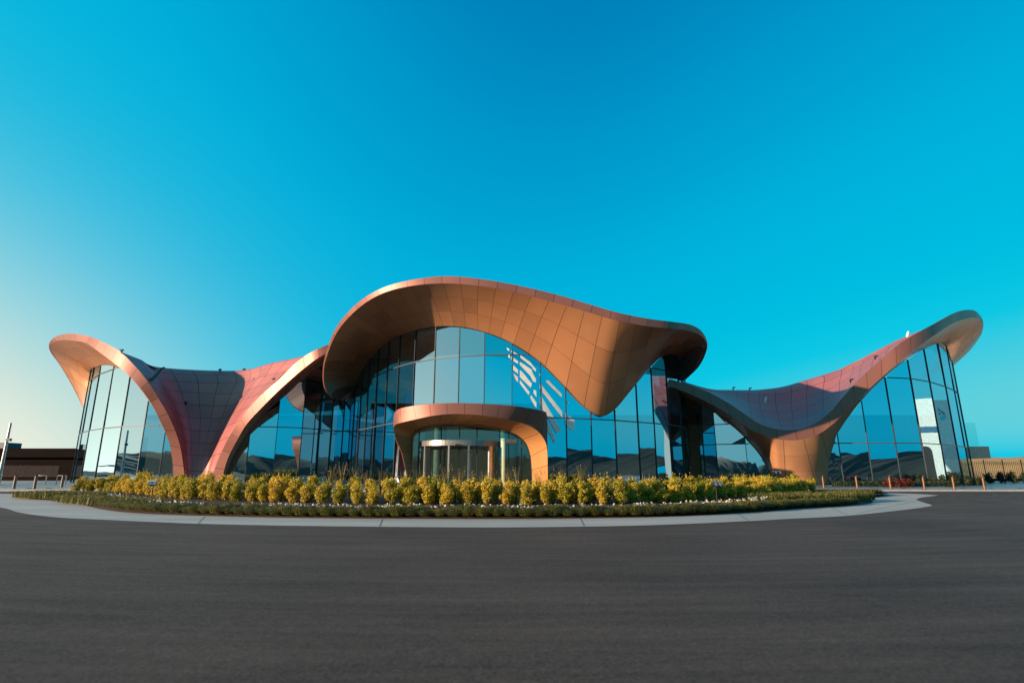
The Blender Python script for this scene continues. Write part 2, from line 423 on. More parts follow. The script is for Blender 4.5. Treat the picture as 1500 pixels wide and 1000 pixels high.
def shell(stations, name, sp, vrows, back, bulge=0.02, label=None):
    U, L, I = edges(stations)
    mb = MB(); top = []
    B = []
    for k, u in enumerate(U):
        B.append(back(k / (len(U) - 1), u))
    strip(mb, U, B, 2.2, 5, 12, 0.045 if name == 'central_roof' else 0.02)
    roof = mpart(mb, name, M['roof'], None, True)
    if label: roof['label'] = label
    fb = MB(); strip(fb, U, L, 1.5 if name == 'central_roof' else 1.9, 1, 2); mpart(fb, 'fascia', M['fascia'], roof, True)
    sb = MB(); strip(sb, L, I, sp, vrows, 10, bulge, u_src=L); mpart(sb, 'soffit', M['soffit'], roof, True)
    # the ceiling carries on indoors behind the glass line
    C = [i + (Vector((0, 7.0, 1.5)) if name == 'central_roof' else Vector((0, 2.2, -0.3))) for i in I]
    cb = MB(); strip(cb, I, C, 3.0, 3, 3); mpart(cb, 'ceiling', M['interior'], roof, True)
    return roof, U, L, I

def back_centre(t, u):
    return Vector((u.x * 1.02, max(u.y + 14, 72), u.z + 0.5 + 6.0 * max(0, min(1, (t - 0.85) / 0.06)) + 3.5 * max(0, min(1, (0.25 - t) / 0.15))))
central_roof, cU, cL, cI = shell(CENTRE, 'central_roof', 1.4, 3, back_centre, 0.03, 'tall central copper canopy that dips to a pointed beak over the glass')
def back_left(t, u):
    k = max(0.0, min(1.0, (0.42 - t) / 0.12)); k = k * k * (3 - 2 * k)
    return u.lerp(Vector((u.x - 0.3, u.y + 8, u.z - 1.6)), k) + Vector((0, 0.4, -0.3))
left_roof, lU, lL, lI = shell(LEFT, 'left_roof', 2.4, 3, back_left, 0.03, 'left copper arch whose hooded tip curls over the end glass')
def back_arch(t, u):
    return u + Vector((0.0, 3.0, -0.8))
arch_roof, aU, aL, aI = shell(ARCH, 'arch_roof', 2.2, 2, back_arch, 0.0, 'copper arch rising from the ground into the central canopy')
def back_right(t, u):
    k = max(0.0, min(1.0, (t - 0.62) / 0.15)); k = k * k * (3 - 2 * k); return u.lerp(Vector((u.x + 0.8, u.y + 8, u.z - 0.6)), k) + Vector((0, 0.4, -0.3))
right_roof, rU, rL, rI = shell(RIGHT, 'right_roof', 2.0, 3, back_right, 0.0, 'right copper roof dipping to a foot and sweeping up to a hooded tip')

def saddle(rows, name, nu, nv, cu, cv):
    """smooth saddle of cladding through rows of points; cu, cv panels along and up"""
    A = [catmull(r, nu) for r in rows]
    cols_ = [catmull([A[j][i] for j in range(len(A))], nv) for i in range(nu)]
    g = [[cols_[i][j] for i in range(nu)] for j in range(nv)]
    Lr = arclen(A[len(A) // 2]); uv = [[(Lr[i] / Lr[-1] * cu, j / (nv - 1) * cv) for i in range(nu)] for j in range(nv)]
    mb = MB(); mb.grid(g, uv)
    return mpart(mb, name, M['saddle'], None, True)

def left_saddle_rows():
    rows = []
    spec = [((271.5, 712, 57.7), (281, 712, 57.9), (297, 712, 57.9), (306.5, 712, 57.7)),
            ((265, 665, 57.5), (278, 672, 58.6), (305, 674, 58.6), (320, 672, 57.4)),
            ((254, 625, 57.0), (276, 641, 59.4), (314, 643, 59.4), (341, 631, 56.8)),
            ((234, 586, 56.0), (270, 610, 60.2), (326, 612, 60.2), (369, 593, 55.8)),
            ((213, 554, 55.5), (258, 578, 60.8), (338, 582, 60.8), (399, 563.5, 54.9)),
            ((193, 531, 55.7), (246, 554, 61.6), (350, 556, 61.6), (425, 538.5, 54.2)),
            ((177, 515.5, 56.0), (236, 538.5, 63), (345, 543, 63), (446, 521.5, 53.6))]
    for s in spec:
        q = [at(*p) for p in s]; rows.append([q[0], q[0].lerp(q[1], 0.45), q[1], q[2], q[2].lerp(q[3], 0.55), q[3]])
    rows.append([p + Vector((0, 1.2, -0.25)) for p in rows[-1]])
    rows.append([p + Vector((0, 6, -0.6)) for p in rows[-1]])
    rows.append([p + Vector((0, 10, -2.5)) for p in rows[-1]])
    return rows
sad_l = saddle(left_saddle_rows(), 'saddle_roof', 41, 65, 11, 15)
sad_l['label'] = 'purple-brown saddle roof funnelling down between two arches'

SKY_R = [(1000,560,58),(1025,567.5,60),(1045,571,63),(1066,571,66),(1085,571,68),(1100,571,69),(1112,570.5,70),(1122,569.7,70),(1133,568.6,70),(1145,566.8,70),
         (1158,564,70),(1172,560,70),(1188,555,70),(1203,550.5,69),(1220,545,68),(1240,538,66),(1266,526,62),(1292,513,59),(1320,498.5,56),(1347,484.5,54)]
def right_saddle_rows():
    front = [at(RIGHT[k][0], RIGHT[k][1], RIGHT[k][6] + 0.12) for k in range(1, 21)]
    sky = [at(*p) for p in SKY_R]
    mid1 = [a.lerp(b, 0.33) + Vector((0, 0, -0.10 * abs(b.z - a.z))) for a, b in zip(front, sky)]
    mid2 = [a.lerp(b, 0.68) + Vector((0, 0, -0.08 * abs(b.z - a.z))) for a, b in zip(front, sky)]
    b1 = [p + Vector((0, 6, -0.5)) for p in sky]
    b2 = [p + Vector((0, 9, -2.2)) for p in b1]
    return [front, mid1, mid2, sky, b1, b2]
sad_r = saddle(right_saddle_rows(), 'saddle_roof', 96, 41, 19, 10)
sad_r['label'] = 'blue-purple saddle roof between the right swoop and the central canopy'

# small roof spotlights and outlets standing on the shells
def roof_spot(x, y, Y, parent, up=True, big=0.5):
    p = at(x, y, Y); mb = MB()
    mb.box(p + Vector((0, 0, 0.1 * big)), (0.10 * big, 0, 0), (0, 0.10 * big, 0), (0, 0, 0.30 * big))
    mb.box(p + Vector((0.12 * big, -0.1, 0.42 * big)), (0.28 * big, 0, 0.10 * big), (0, 0.12, 0), (-0.05, 0, 0.12 * big))
    mpart(mb, 'roof_spotlight', M['black'], parent)
for x, y, Y in ((178, 516, 54.3), (322, 544, 63.2), (357, 543.5, 62.6), (272, 592, 60), (369, 590, 57), (401, 558, 55.4), (404, 538.5, 58)): roof_spot(x, y, Y, sad_l)
for x, y, Y in ((1074, 570, 66.8), (1098, 571, 69), (1282, 525, 56), (1246, 559, 55)): roof_spot(x, y, Y, sad_r)
mb = MB(); p = at(236, 540, 58); q = at(221, 556, 55.5)
mb.tube([q, q.lerp(p, 0.5) + Vector((0, 0, -0.15)), p, p + Vector((0.35, 0, 0.15))], [0.2, 0.16, 0.11, 0.09], 10); mpart(mb, 'rain_spout', M['black'], sad_l, True)
for x, y, Y, par in ((1121, 587, 63, sad_r), (1329, 492, 55.6, sad_r)):
    p = at(x, y, Y); mb = MB()
    mb.tube([p + Vector((0, 0, -0.3)), p, p + Vector((0.05, -0.05, 0.18)), p + Vector((0.1, -0.1, 0.42)), p + Vector((0.12, -0.12, 0.5))], [0.06, 0.12, 0.13, 0.09, 0.02], 12)
    mpart(mb, 'roof_dome', M['white'], par, True)

# ------------------------------------------------------------------ curtain walls
def z_top(wall):
    T = sorted(TOPS[wall])
    def f(s):
        if s <= T[0][0]: return T[0][1]
        for (a, za), (b, zb) in zip(T, T[1:]):
            if s <= b: return za + (zb - za) * ((s - a) / (b - a) if b > a else 0)
        return T[-1][1]
    return f
PANES = []
def curtain(wall, mull_px, transoms, skip=None, label=None):
    P = WALLS[wall]; L = arclen(P); f = z_top(wall)
    def pt(s):
        for i in range(len(L) - 1):
            if s <= L[i + 1]: return P[i].lerp(P[i + 1], (s - L[i]) / (L[i + 1] - L[i]))
        return P[-1].copy()
    ss = [hit(wall, x, HOR)[1] for x in mull_px]
    transoms = [hit(wall, x, y)[0].z for x, y in transoms]
    wallob = empty('curtain_wall', (0, 0, 0), 0, museum)
    if label: wallob['label'] = label
    for s0, s1 in zip(ss, ss[1:]):
        a, b = pt(s0), pt(s1); d = (b - a).normalized(); nrm = Vector((d.y, -d.x, 0))
        if nrm.y > 0 : nrm = -nrm
        for z in transoms:
            ok = [t / 10 for t in range(11) if f(s0 + (s1 - s0) * t / 10) > z + 0.1]
            if len(ok) < 2: continue
            p, q = a.lerp(b, ok[0]), a.lerp(b, ok[-1])
            c = (p + q) / 2 + Vector((0, 0, z)) + nrm * 0.012
            fr = MB(); fr.box(c, (q - p) / 2, nrm * 0.06, (0, 0, 0.045)); mpart(fr, 'transom', M['transom'], wallob)
    for k, s in enumerate(ss):
        p = pt(s); d = (pt(s + 0.2) - pt(s - 0.2)).normalized(); nrm = Vector((d.y, -d.x, 0))
        z0 = 0.0
        zt = f(s)
        if skip and skip(p, 0): z0 = 5.6
        if zt < z0 + 0.2: continue
        m = MB(); m.box(p + Vector((0, 0, (z0 + zt) / 2)) , d * 0.032, nrm * 0.08, (0, 0, (zt - z0) / 2)); mpart(m, 'mullion', M['mullion'], wallob)
    levels = [0.0] + list(transoms) + [99]
    for s0, s1 in zip(ss, ss[1:]):
        a, b = pt(s0), pt(s1)
        for z0, z1 in zip(levels, levels[1:]):
            ts = [t / 12 for t in range(13)]
            top = [min(z1, f(s0 + (s1 - s0) * t)) for t in ts]
            idx = [i for i in range(13) if top[i] > z0 + 0.04]
            if len(idx) < 2: continue
            mid = a.lerp(b, 0.5)
            if skip and skip(mid, (z0 + max(top)) / 2): continue
            # neighbours of the cut keep a small sliver down to the transom
            lo = [a.lerp(b, ts[i]) + Vector((0, 0, z0)) for i in idx]
            hi = [a.lerp(b, ts[i]) + Vector((0, 0, top[i])) for i in idx]
            d = (b - a).normalized(); nrm = Vector((d.y, -d.x, 0))
            tilt = nrm * random.uniform(-0.03, 0.03)          # panes are never set perfectly in line
            hi = [h + tilt for h in hi]
            m = MB(); m.face(lo + hi[::-1]); o = mpart(m, 'glass_pane', M['glass'], wallob)
            PANES.append((wall, a, b, z0, z1))
    return wallob

def in_portal(p, z):
    r = at(604, HOR, p.y).x, at(778, HOR, p.y).x
    return r[0] < p.x < r[1] and z < 5.6
curtain('left', [257, 234, 201.6, 168, 141, 120.6, 110.5, 106.5], [(200, 623.5), (150, 546)], None, 'left end glass reflecting the bright horizon')
curtain('inner_left', [323, 360, 400, 437, 462, 481, 498, 511], [(400, 625), (470, 563)], None, 'shadowed glass in the hollow left of the entrance')
curtain('centre', [501, 513, 522, 532, 545, 560, 577, 601, 632, 669, 708, 750, 793, 831, 868, 904, 938, 962, 985, 1003, 1013], [(850, 613), (669, 522)], in_portal, 'tall bowed glass front under the central canopy')
curtain('inner_right', [967, 982, 1003, 1033, 1052, 1096, 1141], [(1080, 650), (1000, 622)], None, 'glass in the hollow right of the entrance')
curtain('right', [1204, 1234, 1277, 1318, 1357, 1385, 1408, 1420, 1425], [(1270, 648.5), (1330, 554)], None, 'right end glass reflecting the white building')

# pale strips that paint streaks of reflected light onto the central glass
light_streaks = [
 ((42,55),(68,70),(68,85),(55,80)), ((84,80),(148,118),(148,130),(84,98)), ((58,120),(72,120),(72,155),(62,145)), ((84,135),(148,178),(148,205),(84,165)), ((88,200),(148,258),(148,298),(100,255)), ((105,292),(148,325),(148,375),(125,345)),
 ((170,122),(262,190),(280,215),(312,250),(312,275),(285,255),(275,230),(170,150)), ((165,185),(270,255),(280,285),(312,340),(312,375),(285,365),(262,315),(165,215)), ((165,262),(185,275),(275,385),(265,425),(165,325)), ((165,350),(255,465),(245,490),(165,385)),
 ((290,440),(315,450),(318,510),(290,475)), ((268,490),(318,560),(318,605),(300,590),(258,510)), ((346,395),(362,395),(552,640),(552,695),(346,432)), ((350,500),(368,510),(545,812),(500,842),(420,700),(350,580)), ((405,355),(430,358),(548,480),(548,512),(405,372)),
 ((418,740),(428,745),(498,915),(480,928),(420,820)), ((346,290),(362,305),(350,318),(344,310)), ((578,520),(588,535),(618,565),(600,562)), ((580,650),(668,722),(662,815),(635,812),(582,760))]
light_streaks = [[(735 + x * 0.16, 500 + y * 0.16) for x, y in q] for q in light_streaks]

# ------------------------------------------------------------------ entrance portal
PORT = [  # top x,y | lower edge x,y | opening x,y | depth
 (597.5,712,598,712,601,712,43.6),(593.5,688,594,688,601,688,43.6),(587.5,662,588,662,601.5,662,43.55),(579.5,643,580,643,602.5,645,43.5),
 (576.5,622,576.5,628,604.5,637,43.3),(577.5,606,578.5,622.5,608,632,43.0),(584,599,585,619.5,613,628.5,42.5),(601,595,605,614.7,620,625,41.8),
 (632,591.5,634,608.7,636,622,41.2),(666,590,666,606,657,620.5,41),(706,591,706,608,687,621,41.1),(750,594,741,613.5,716,624,41.6),
 (778,598,765,619.5,740,629.6,42.3),(795,602,784,628.5,759,638,42.8),(801,607,795,640,771,650,43.2),(802,640,801,655,777,668,43.4),
 (802.5,680,802.2,684,779,690,43.5),(802.6,712,802.4,712,780,712,43.5)]
pU = [at(a[0], a[1], a[6]) for a in PORT]; pL = [at(a[2], a[3], a[6] - 0.04) for a in PORT]; pI = [at(a[4], a[5], a[6] + 1.5) for a in PORT]
n = (len(PORT) - 1) * 6 + 1
pU, pL, pI = catmull(pU, n), catmull(pL, n), catmull(pI, n)
mb = MB(); strip(mb, pU, [Vector((p.x, max(46.6, p.y + 2.5), p.z)) for p in pU], 2, 1, 4)
portal = mpart(mb, 'entrance_portal', M['fascia'], None, True)
portal['label'] = 'rounded copper entrance surround with an orange lining'
mb = MB(); strip(mb, pU, pL, 1.35, 1, 3); mpart(mb, 'fascia', M['fascia'], portal, True)
mb = MB(); strip(mb, pL, pI, 1.35, 1, 5, 0.0); mpart(mb, 'lining', M['portal_soffit'], portal, True)
mb = MB(); strip(mb, pI, [Vector((p.x, 45.2, p.z)) for p in pI], 1.35, 1, 2); mpart(mb, 'inner_lining', M['portal_soffit'], portal, True)
mb = MB()
mb.tube([p + Vector((0, 0.03, 0)) for p in pI[18:]], 0.05, 6); mpart(mb, 'frame', M['black'], portal, True)
# porch glazing right behind the lining
DOOR = at(673, HOR, 46.2); DOOR.z = 0.0; RD = 3.4
mb = MB()
zc = 3.55
for x0, x1 in ((604, 620), (729, 776)):
    a, b = at(x0, HOR, 45.25), at(x1, HOR, 45.25)
    mb = MB(); mb.face([(a.x, a.y, 0), (b.x, b.y, 0), (b.x, b.y, 5.0), (a.x, a.y, 5.0)])
    mpart(mb, 'porch_glass', M['clear_glass'], portal)
for x in (612, 645, 672, 698, 731, 745, 764):
    a = at(x, HOR, 45.2); mb = MB(); mb.box((a.x, a.y, 2.6), (0.035, 0, 0), (0, 0.05, 0), (0, 0, 2.6)); mpart(mb, 'porch_mullion', M['mullion'], portal)
# upper porch glass above the door drum
mb = MB(); a, b = at(612, HOR, 45.23), at(745, HOR, 45.23)
mb.face([(a.x, a.y, zc + 0.35), (b.x, b.y, zc + 0.35), (b.x, b.y, 5.6), (a.x, a.y, 5.6)]); mpart(mb, 'fanlight', M['clear_glass'], portal)

def arc(r, a0, a1, k=24): return [Vector((DOOR.x + r * math.cos(a0 + (a1 - a0) * i / k), DOOR.y + r * math.sin(a0 + (a1 - a0) * i / k), 0)) for i in range(k + 1)]
ring = arc(RD, R(180), R(360), 36)
mb = MB()
inn = arc(RD - 0.25, R(180), R(360), 36)
up = Vector((0, 0, 1))
mb.grid([[p + up * 3.45 for p in inn], [p + up * 3.45 for p in ring], [p + up * 3.86 for p in ring], [p + up * 3.86 for p in inn]])
door = mpart(mb, 'revolving_door', M['silver'])
door['label'] = 'glazed revolving door under a silver curved header'
mb = MB(); mb.box(DOOR + Vector((0.1, -RD - 0.06, 3.5)), (0.14, 0, 0), (0, 0.06, 0), (0, 0, 0.05)); mpart(mb, 'sensor', M['black'], door)
for a in (182, 222, 261, 287, 318, 358):
    p = DOOR + Vector((RD * math.cos(R(a)), RD * math.sin(R(a)), 1.72)); m = MB()
    t = Vector((-math.sin(R(a)), math.cos(R(a)), 0))
    m.box(p, t * 0.06, Vector((-t.y, t.x, 0)) * 0.07, (0, 0, 1.72)); mpart(m, 'post', M['steel'], door)
for a0, a1 in ((184, 221), (319, 356)):
    c = arc(RD - 0.02, R(a0), R(a1), 12); m = MB(); m.grid([c, [p + up * 3.44 for p in c]]); mpart(m, 'curved_glass', M['mirror_glass'], door, True)
for a in (75, 165, 255, 345):
    d = Vector((math.cos(R(a)), math.sin(R(a)), 0)); c = DOOR + Vector((0, 0.2, 0)); m = MB()
    m.box(c + d * 1.3 + up * 3.35, d * 1.3, Vector((-d.y, d.x, 0)) * 0.04, (0, 0, 0.08)); m.box(c + d * 1.3 + up * 0.12, d * 1.3, Vector((-d.y, d.x, 0)) * 0.04, (0, 0, 0.12))
    m.box(c + d * 2.6 + up * 1.7, d * 0.05, Vector((-d.y, d.x, 0)) * 0.04, (0, 0, 1.7))
    w = mpart(m, 'door_wing', M['steel'], door)
mb = MB(); c = arc(RD - 0.26, 0, R(360), 40); mb.face([p + up * 3.47 for p in c[:-1]]); mpart(mb, 'drum_ceiling', M['interior'], door)
mb = MB(); p = at(749, 646, 45.0); mb.box(p, (0.42, 0, 0), (0, 0.12, 0), (0, 0, 0.16)); mpart(mb, 'wall_light', M['transom'], portal)

def on_pane(wall, x, y, k):
    r = ray(x, y); kk = r.x / r.y; c = Vector((0, 0, EYE))
    for w_, a, b, z0, z1 in PANES:
        fa, fb = a.x - kk * a.y, b.x - kk * b.y
        if w_ == wall and fa * fb <= 0: return c + (at(x, y, a.lerp(b, fa / (fa - fb)).y) - c) * k
    return c + (hit(wall, x, y)[0] - c) * k
# the painted light strips lie a few cm in front of the panes
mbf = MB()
for q in light_streaks:
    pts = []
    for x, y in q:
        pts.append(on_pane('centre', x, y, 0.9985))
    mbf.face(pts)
streak_obj = mpart(mbf, 'painted_streaks', M['light_streaks']); streak_obj['label'] = 'fan of pale slanted light streaks painted on the glass right of the entrance'

# ------------------------------------------------------------------ inside the visitor centre
mb = MB(); mb.abox(-58, 60, 47.0, 80, 0.11, 0.14); mpart(mb, 'interior_floor', M['int_floor'])
mb = MB(); mb.abox(-60, 62, 80.2, 80.6, 0, 9.5); mpart(mb, 'rear_wall', M['interior'])
for x0, x1, y0, y1, z1 in ((-16, 4, 62, 62.4, 9), (10, 24, 66, 66.4, 8), (30, 34, 66, 66.4, 7), (-42, -30, 70, 70.4, 7)):
    mb = MB(); mb.abox(x0, x1, y0, y1, 0.06, z1); mpart(mb, 'partition', M['interior'])
for x, Y, w in ((152, 62.5, 0.75), (166, 62.8, 0.45), (189, 63, 0.4), (205, 63.2, 0.35)):
    p = at(x, HOR, Y); m = MB(); m.tube([(p.x, p.y, 0.06), (p.x, p.y, 5.3)], w, 14); mpart(m, 'interior_column', M['cream'], None, True)
# warm sliding screens behind the entrance
for x, Y, w in ((751, 50, 0.5), (738, 52, 0.3), (640, 51, 0.35)):
    p = at(x, HOR, Y); m = MB(); m.tube([(p.x, p.y, 0.06), (p.x, p.y, 6.2)], w, 12); mpart(m, 'interior_column', M['cream'], None, True)

# balcony block at the right end
mb = MB(); a, b = at(1402, 671, 74), at(1439, 654, 74)
mb.abox(a.x, b.x, 73, 79, a.z, b.z); bal = mpart(mb, 'balcony', M['beige']); bal['label'] = 'beige balcony block beyond the right end glass'
mb = MB(); a, b = at(1408, 653, 73.2), at(1428, 619, 73.2)
mb.face([(a.x, 73.2, a.z), (b.x, 73.2, a.z), (b.x, 73.2, b.z), (a.x, 73.2, b.z)]); mpart(mb, 'glass_screen', M['clear_glass'], bal)

# ------------------------------------------------------------------ ground
def poly(name, pts, z, m):
    mb = MB(); mb.face([(p.x, p.y, z) for p in pts]); return structure(mb.build(name, m))
def dense(pts, closed=True, n=None):
    P = [Vector((p.x, p.y, 0)) for p in pts]
    return catmull(P + ([P[0]] if closed else []), n or len(pts) * 8)[: -1 if closed else None]

mb = MB(); N = 40
mb.grid([[(-900 + 1800 * i / N, -700 + 1800 * j / N, 0) for i in range(N + 1)] for j in range(N + 1)])
structure(mb.build('road', M['asphalt']))
isl_front = [(-420, 716), (-200, 727), (-60, 738), (0, 743), (26, 750), (58, 755), (96, 758.5), (170, 762), (236, 765), (300, 767.3), (400, 769.5), (500, 771), (620, 772), (750, 772.3), (900, 770.5), (1000, 767.5),
             (1100, 763), (1153, 760), (1239, 755.5), (1313, 748), (1350, 743.5)]
isl_tip = [(1365, 740.2), (1357, 737), (1345, 733), (1343, 731), (1350, 728.6), (1375, 725.3)]
isl_back = [(1340, 723), (1292, 721.8), (1240, 720.2), (1000, 720.2), (750, 720.8), (300, 720), (120, 719.8), (40, 721.5), (0, 723), (-200, 716)]
fr = [ground(*p) for p in isl_front]
pts = catmull([Vector((p.x, p.y, 0)) for p in fr], 160) + catmull([ground(*p) for p in [isl_front[-1]] + isl_tip], 40)[1:] + catmull([ground(*p) for p in [isl_tip[-1]] + isl_back], 60)[1:]
poly('island_pavement', pts, 0.008, M['concrete'])
# joints sawn across the concrete ring
mb = MB()
for x0, y0, x1, y1 in ((1255, 752, 1340, 734.5), (1218, 744, 1242, 754.5), (300, 756.5, 290, 766.5), (560, 760.5, 556, 771.0), (850, 759.5, 856, 770.8), (60, 735, -20, 741), (1080, 751.8, 1096, 762.5), (1277, 735.5, 1352, 732)):
    a, b = ground(x0, y0), ground(x1, y1); d = (b - a).normalized(); s = Vector((-d.y, d.x, 0)) * 0.012
    mb.face([(p.x, p.y, 0.012) for p in (a + s, b + s, b - s, a - s)])
structure(mb.build('pavement_joints', M['joint']))
# raised bed of soil
bed = [(25, 727), (42, 730), (80, 733.8), (112, 737.4), (140, 744), (170, 749), (210, 752), (260, 754.2), (340, 756.5), (450, 758.5), (600, 759.8), (750, 760), (900, 758.5), (1000, 755.8), (1100, 750.5), (1180, 744.5),
       (1239, 741), (1268, 738.4), (1279, 735), (1274, 731), (1268, 727.5), (1288, 724.6), (1286, 722.6), (1255, 720.5), (1195, 720.2), (1000, 721.2), (750, 722), (400, 721.4), (150, 720.8), (60, 722.5)]
bp_ = catmull([ground(*p) for p in bed] + [ground(*bed[0])], 240)[:-1]
cen = sum(bp_, Vector()) / len(bp_)
mb = MB()
rings = []
for k, (ins, z) in enumerate(((0, 0.012), (0.25, 0.07), (0.8, 0.12), (2.5, 0.16))):
    rr = []
    for p in bp_:
        d = Vector((cen.x + (p.x - cen.x) * 0.85, cen.y, 0)) - p; L_ = d.length
        q = p + d.normalized() * min(ins, L_ * 0.8); rr.append(Vector((q.x, q.y, z)))
    rings.append(rr + [rr[0]])
mb.grid(rings); mb.face(rings[-1][:-1]); structure(mb.build('planting_soil', M['soil'], None, True))
# paved forecourt round the building
fc = [(-140, 44.6), (-30, 44.2), (-20, 43), (-12, 41.5), (-6, 40.0), (2, 40.0), (8, 41.5), (14, 43), (22, 44), (60, 43.6), (150, 43.6), (150, 140), (-140, 140)]
mb = MB(); P = [Vector((x, y, 0)) for x, y in fc]
mb.face([(p.x, p.y, 0.10) for p in P]); structure(mb.build('pavement', M['pavement']))
mb = MB()
for a, b in zip(P[:11], P[1:11]):
    d = (b - a).normalized(); s = Vector((d.y, -d.x, 0)) * 0.15
    mb.box((a + b) / 2 + s * 0.5 + Vector((0, 0, 0.055)), (b - a) / 2, s * 0.5, (0, 0, 0.058))
structure(mb.build('kerb', M['kerb']))

# ------------------------------------------------------------------ planting
def leaf(mb, c, nrm, size, tone, rnd=random):
    a = nrm.cross(Vector((rnd.uniform(-1, 1), rnd.uniform(-1, 1), rnd.uniform(-1, 1)))).normalized(); b = nrm.cross(a)
    a *= size; b *= size * 0.55
    mb.face([c - a, c + b * 0.9, c + a, c - b * 0.9], None, tone)

def rand_dir():
    while True:
        v = Vector((random.uniform(-1, 1), random.uniform(-1, 1), random.uniform(-1, 1)))
        if 0.05 < v.length < 1: return v.normalized()

def make_bush(seed, h, w, nleaf, fmat, smat, size=0.055):
    random.seed(seed)
    lobes = []
    for k in range(13):
        a = random.uniform(0, 6.28); z = random.uniform(0.16, 0.88); r = w * random.uniform(0.2, 0.75) * (1.05 - abs(z - 0.6) * 0.9)
        lobes.append((Vector((r * math.cos(a), r * math.sin(a), h * z)), random.uniform(0.38, 0.62) * w))
    lobes.append((Vector((0, 0, h * 0.45)), w * 0.75)); lobes.append((Vector((random.uniform(-.1, .1), random.uniform(-.1, .1), h * 0.83)), w * 0.55))
    mb = MB()
    for k in range(nleaf):
        c, r = random.choice(lobes); d = rand_dir()
        p = c + Vector((d.x, d.y, d.z * 1.15)) * r * random.uniform(0.55, 1.06) ** 0.6
        if p.z < 0.04 * h: p.z = random.uniform(0.04, 0.35) * h
        n_ = (d + rand_dir() * 0.8).normalized()
        leaf(mb, p, n_, size * random.uniform(0.7, 1.35), min(1, max(0.001, random.gauss(0.35, 0.3))))
    for k in range(26):                                        # shoots that break the outline
        c, r = random.choice(lobes); d = (rand_dir() + Vector((0, 0, 0.9))).normalized(); p = c + d * r
        for j in range(5): leaf(mb, p + d * 0.045 * j, rand_dir(), size * 0.9, random.uniform(0.001, 0.4))
    sb = MB()
    for k in range(5):
        a = random.uniform(0, 6.28); t = Vector((math.cos(a), math.sin(a), 0)) * w * 0.6
        sb.tube([(0.05 * math.cos(a), 0.05 * math.sin(a), -0.05), t * 0.4 + Vector((0, 0, h * 0.35)), t + Vector((0, 0, h * 0.75))], [0.022, 0.016, 0.006], 5)
    return mb, sb

bush_meshes = []
for k in range(8):
    h = (1.02, 1.12, 1.2, 1.08, 1.16, 0.98, 1.1, 1.22)[k]; w = (0.34, 0.38, 0.33, 0.36, 0.31, 0.37, 0.40, 0.34)[k]
    mb, sb = make_bush(100 + k, h, w, 2300, None, None, 0.043)
    f = mb.build('foliage', M['yleaf']); s = sb.build('stem', M['stem'])
    bush_meshes.append((f.data, s.data)); bpy.data.objects.remove(f); bpy.data.objects.remove(s)
random.seed(21)
front = [(106, 721.0), (130, 720.8), (160, 721.5), (190, 723.5), (225, 727), (270, 731.5), (320, 733.3), (380, 735.6), (450, 737.2), (550, 738.6), (650, 739.4), (750, 739.4), (850, 739), (930, 737.6), (1000, 735), (1060, 732), (1110, 729.5), (1150, 725.5), (1190, 722.3)]
fpts = catmull([ground(x, y, 0.15) for x, y in front], 400)
def along(P, step, off):
    L = arclen(P); s = off; out = []; i = 0
    while s < L[-1]:
        while L[i + 1] < s: i += 1
        t = (s - L[i]) / (L[i + 1] - L[i]); p = P[i].lerp(P[i + 1], t); d = (P[i + 1] - P[i]).normalized()
        out.append((p, Vector((-d.y, d.x, 0)))); s += step
    return out
ROWS = ((0.0, 0.80, 0.2, 'yellow leafy shrub in the front row of the flower bed hedge'),
        (0.75, 0.80, 0.6, 'yellow leafy shrub in the middle row of the flower bed hedge'),
        (1.5, 0.82, 0.3, 'yellow leafy shrub in the back row of the flower bed hedge'))
for off, step, o0, lab in ROWS:
    for p, nrm in along(fpts, step, o0):
        q = p + nrm * (off + random.uniform(-0.1, 0.1)); r = empty('yellow_shrub', (q.x, q.y, 0.14), random.uniform(0, 6.28))
        s = random.uniform(0.80, 1.06); r.scale = (s * 0.92, s * 0.92, s * random.uniform(0.86, 1.10) * (0.80 if off == 0 else (0.90 if off < 1 else 1.0)))
        tag(r, lab, 'shrub', 'yellow shrubs of the flower bed')
        f, st = random.choice(bush_meshes)
        for nm, me in (('foliage', f), ('stem', st)):
            c = bpy.data.objects.new(nm, me); col.objects.link(c); c.parent = r

# grass tufts along the front of the bed
tufts = []
for k in range(6):
    random.seed(300 + k); mb = MB()
    for j in range(480):
        a = random.uniform(0, 6.28); rr = 0.20 * math.sqrt(random.random()); o = Vector((rr * math.cos(a), rr * math.sin(a), 0))
        a2 = a + random.uniform(-0.7, 0.7); out = Vector((math.cos(a2), math.sin(a2), 0)); hgt = random.uniform(0.13, 0.25) * (1.15 - rr); ln = random.uniform(0.14, 0.34)
        side = Vector((-out.y, out.x, 0)) * 0.007
        p0, p1, p2 = o, o + out * ln * 0.45 + Vector((0, 0, hgt)), o + out * ln * 1.1 + Vector((0, 0, hgt * random.uniform(0.35, 0.85)))
        t = random.uniform(0.001, 1)
        mb.face([p0 - side, p0 + side, p1 + side * 0.8, p1 - side * 0.8], None, t); mb.face([p1 - side * 0.8, p1 + side * 0.8, p2], None, t)
    o = mb.build('grass_tuft', M['gleaf']); tufts.append(o.data); bpy.data.objects.remove(o)
random.seed(5)
gl = [ground(x, y, 0.05) for x, y in [(36, 728), (60, 730.3), (90, 733), (120, 737), (150, 743.5), (180, 747.6), (215, 750.3), (262, 752.5), (340, 754.7), (450, 756.7), (600, 757.9), (750, 758), (900, 756.6), (1000, 754), (1100, 748.8), (1180, 743), (1239, 739.6), (1266, 736.8)]]
gl = catmull(gl, 300)
n_t = 0
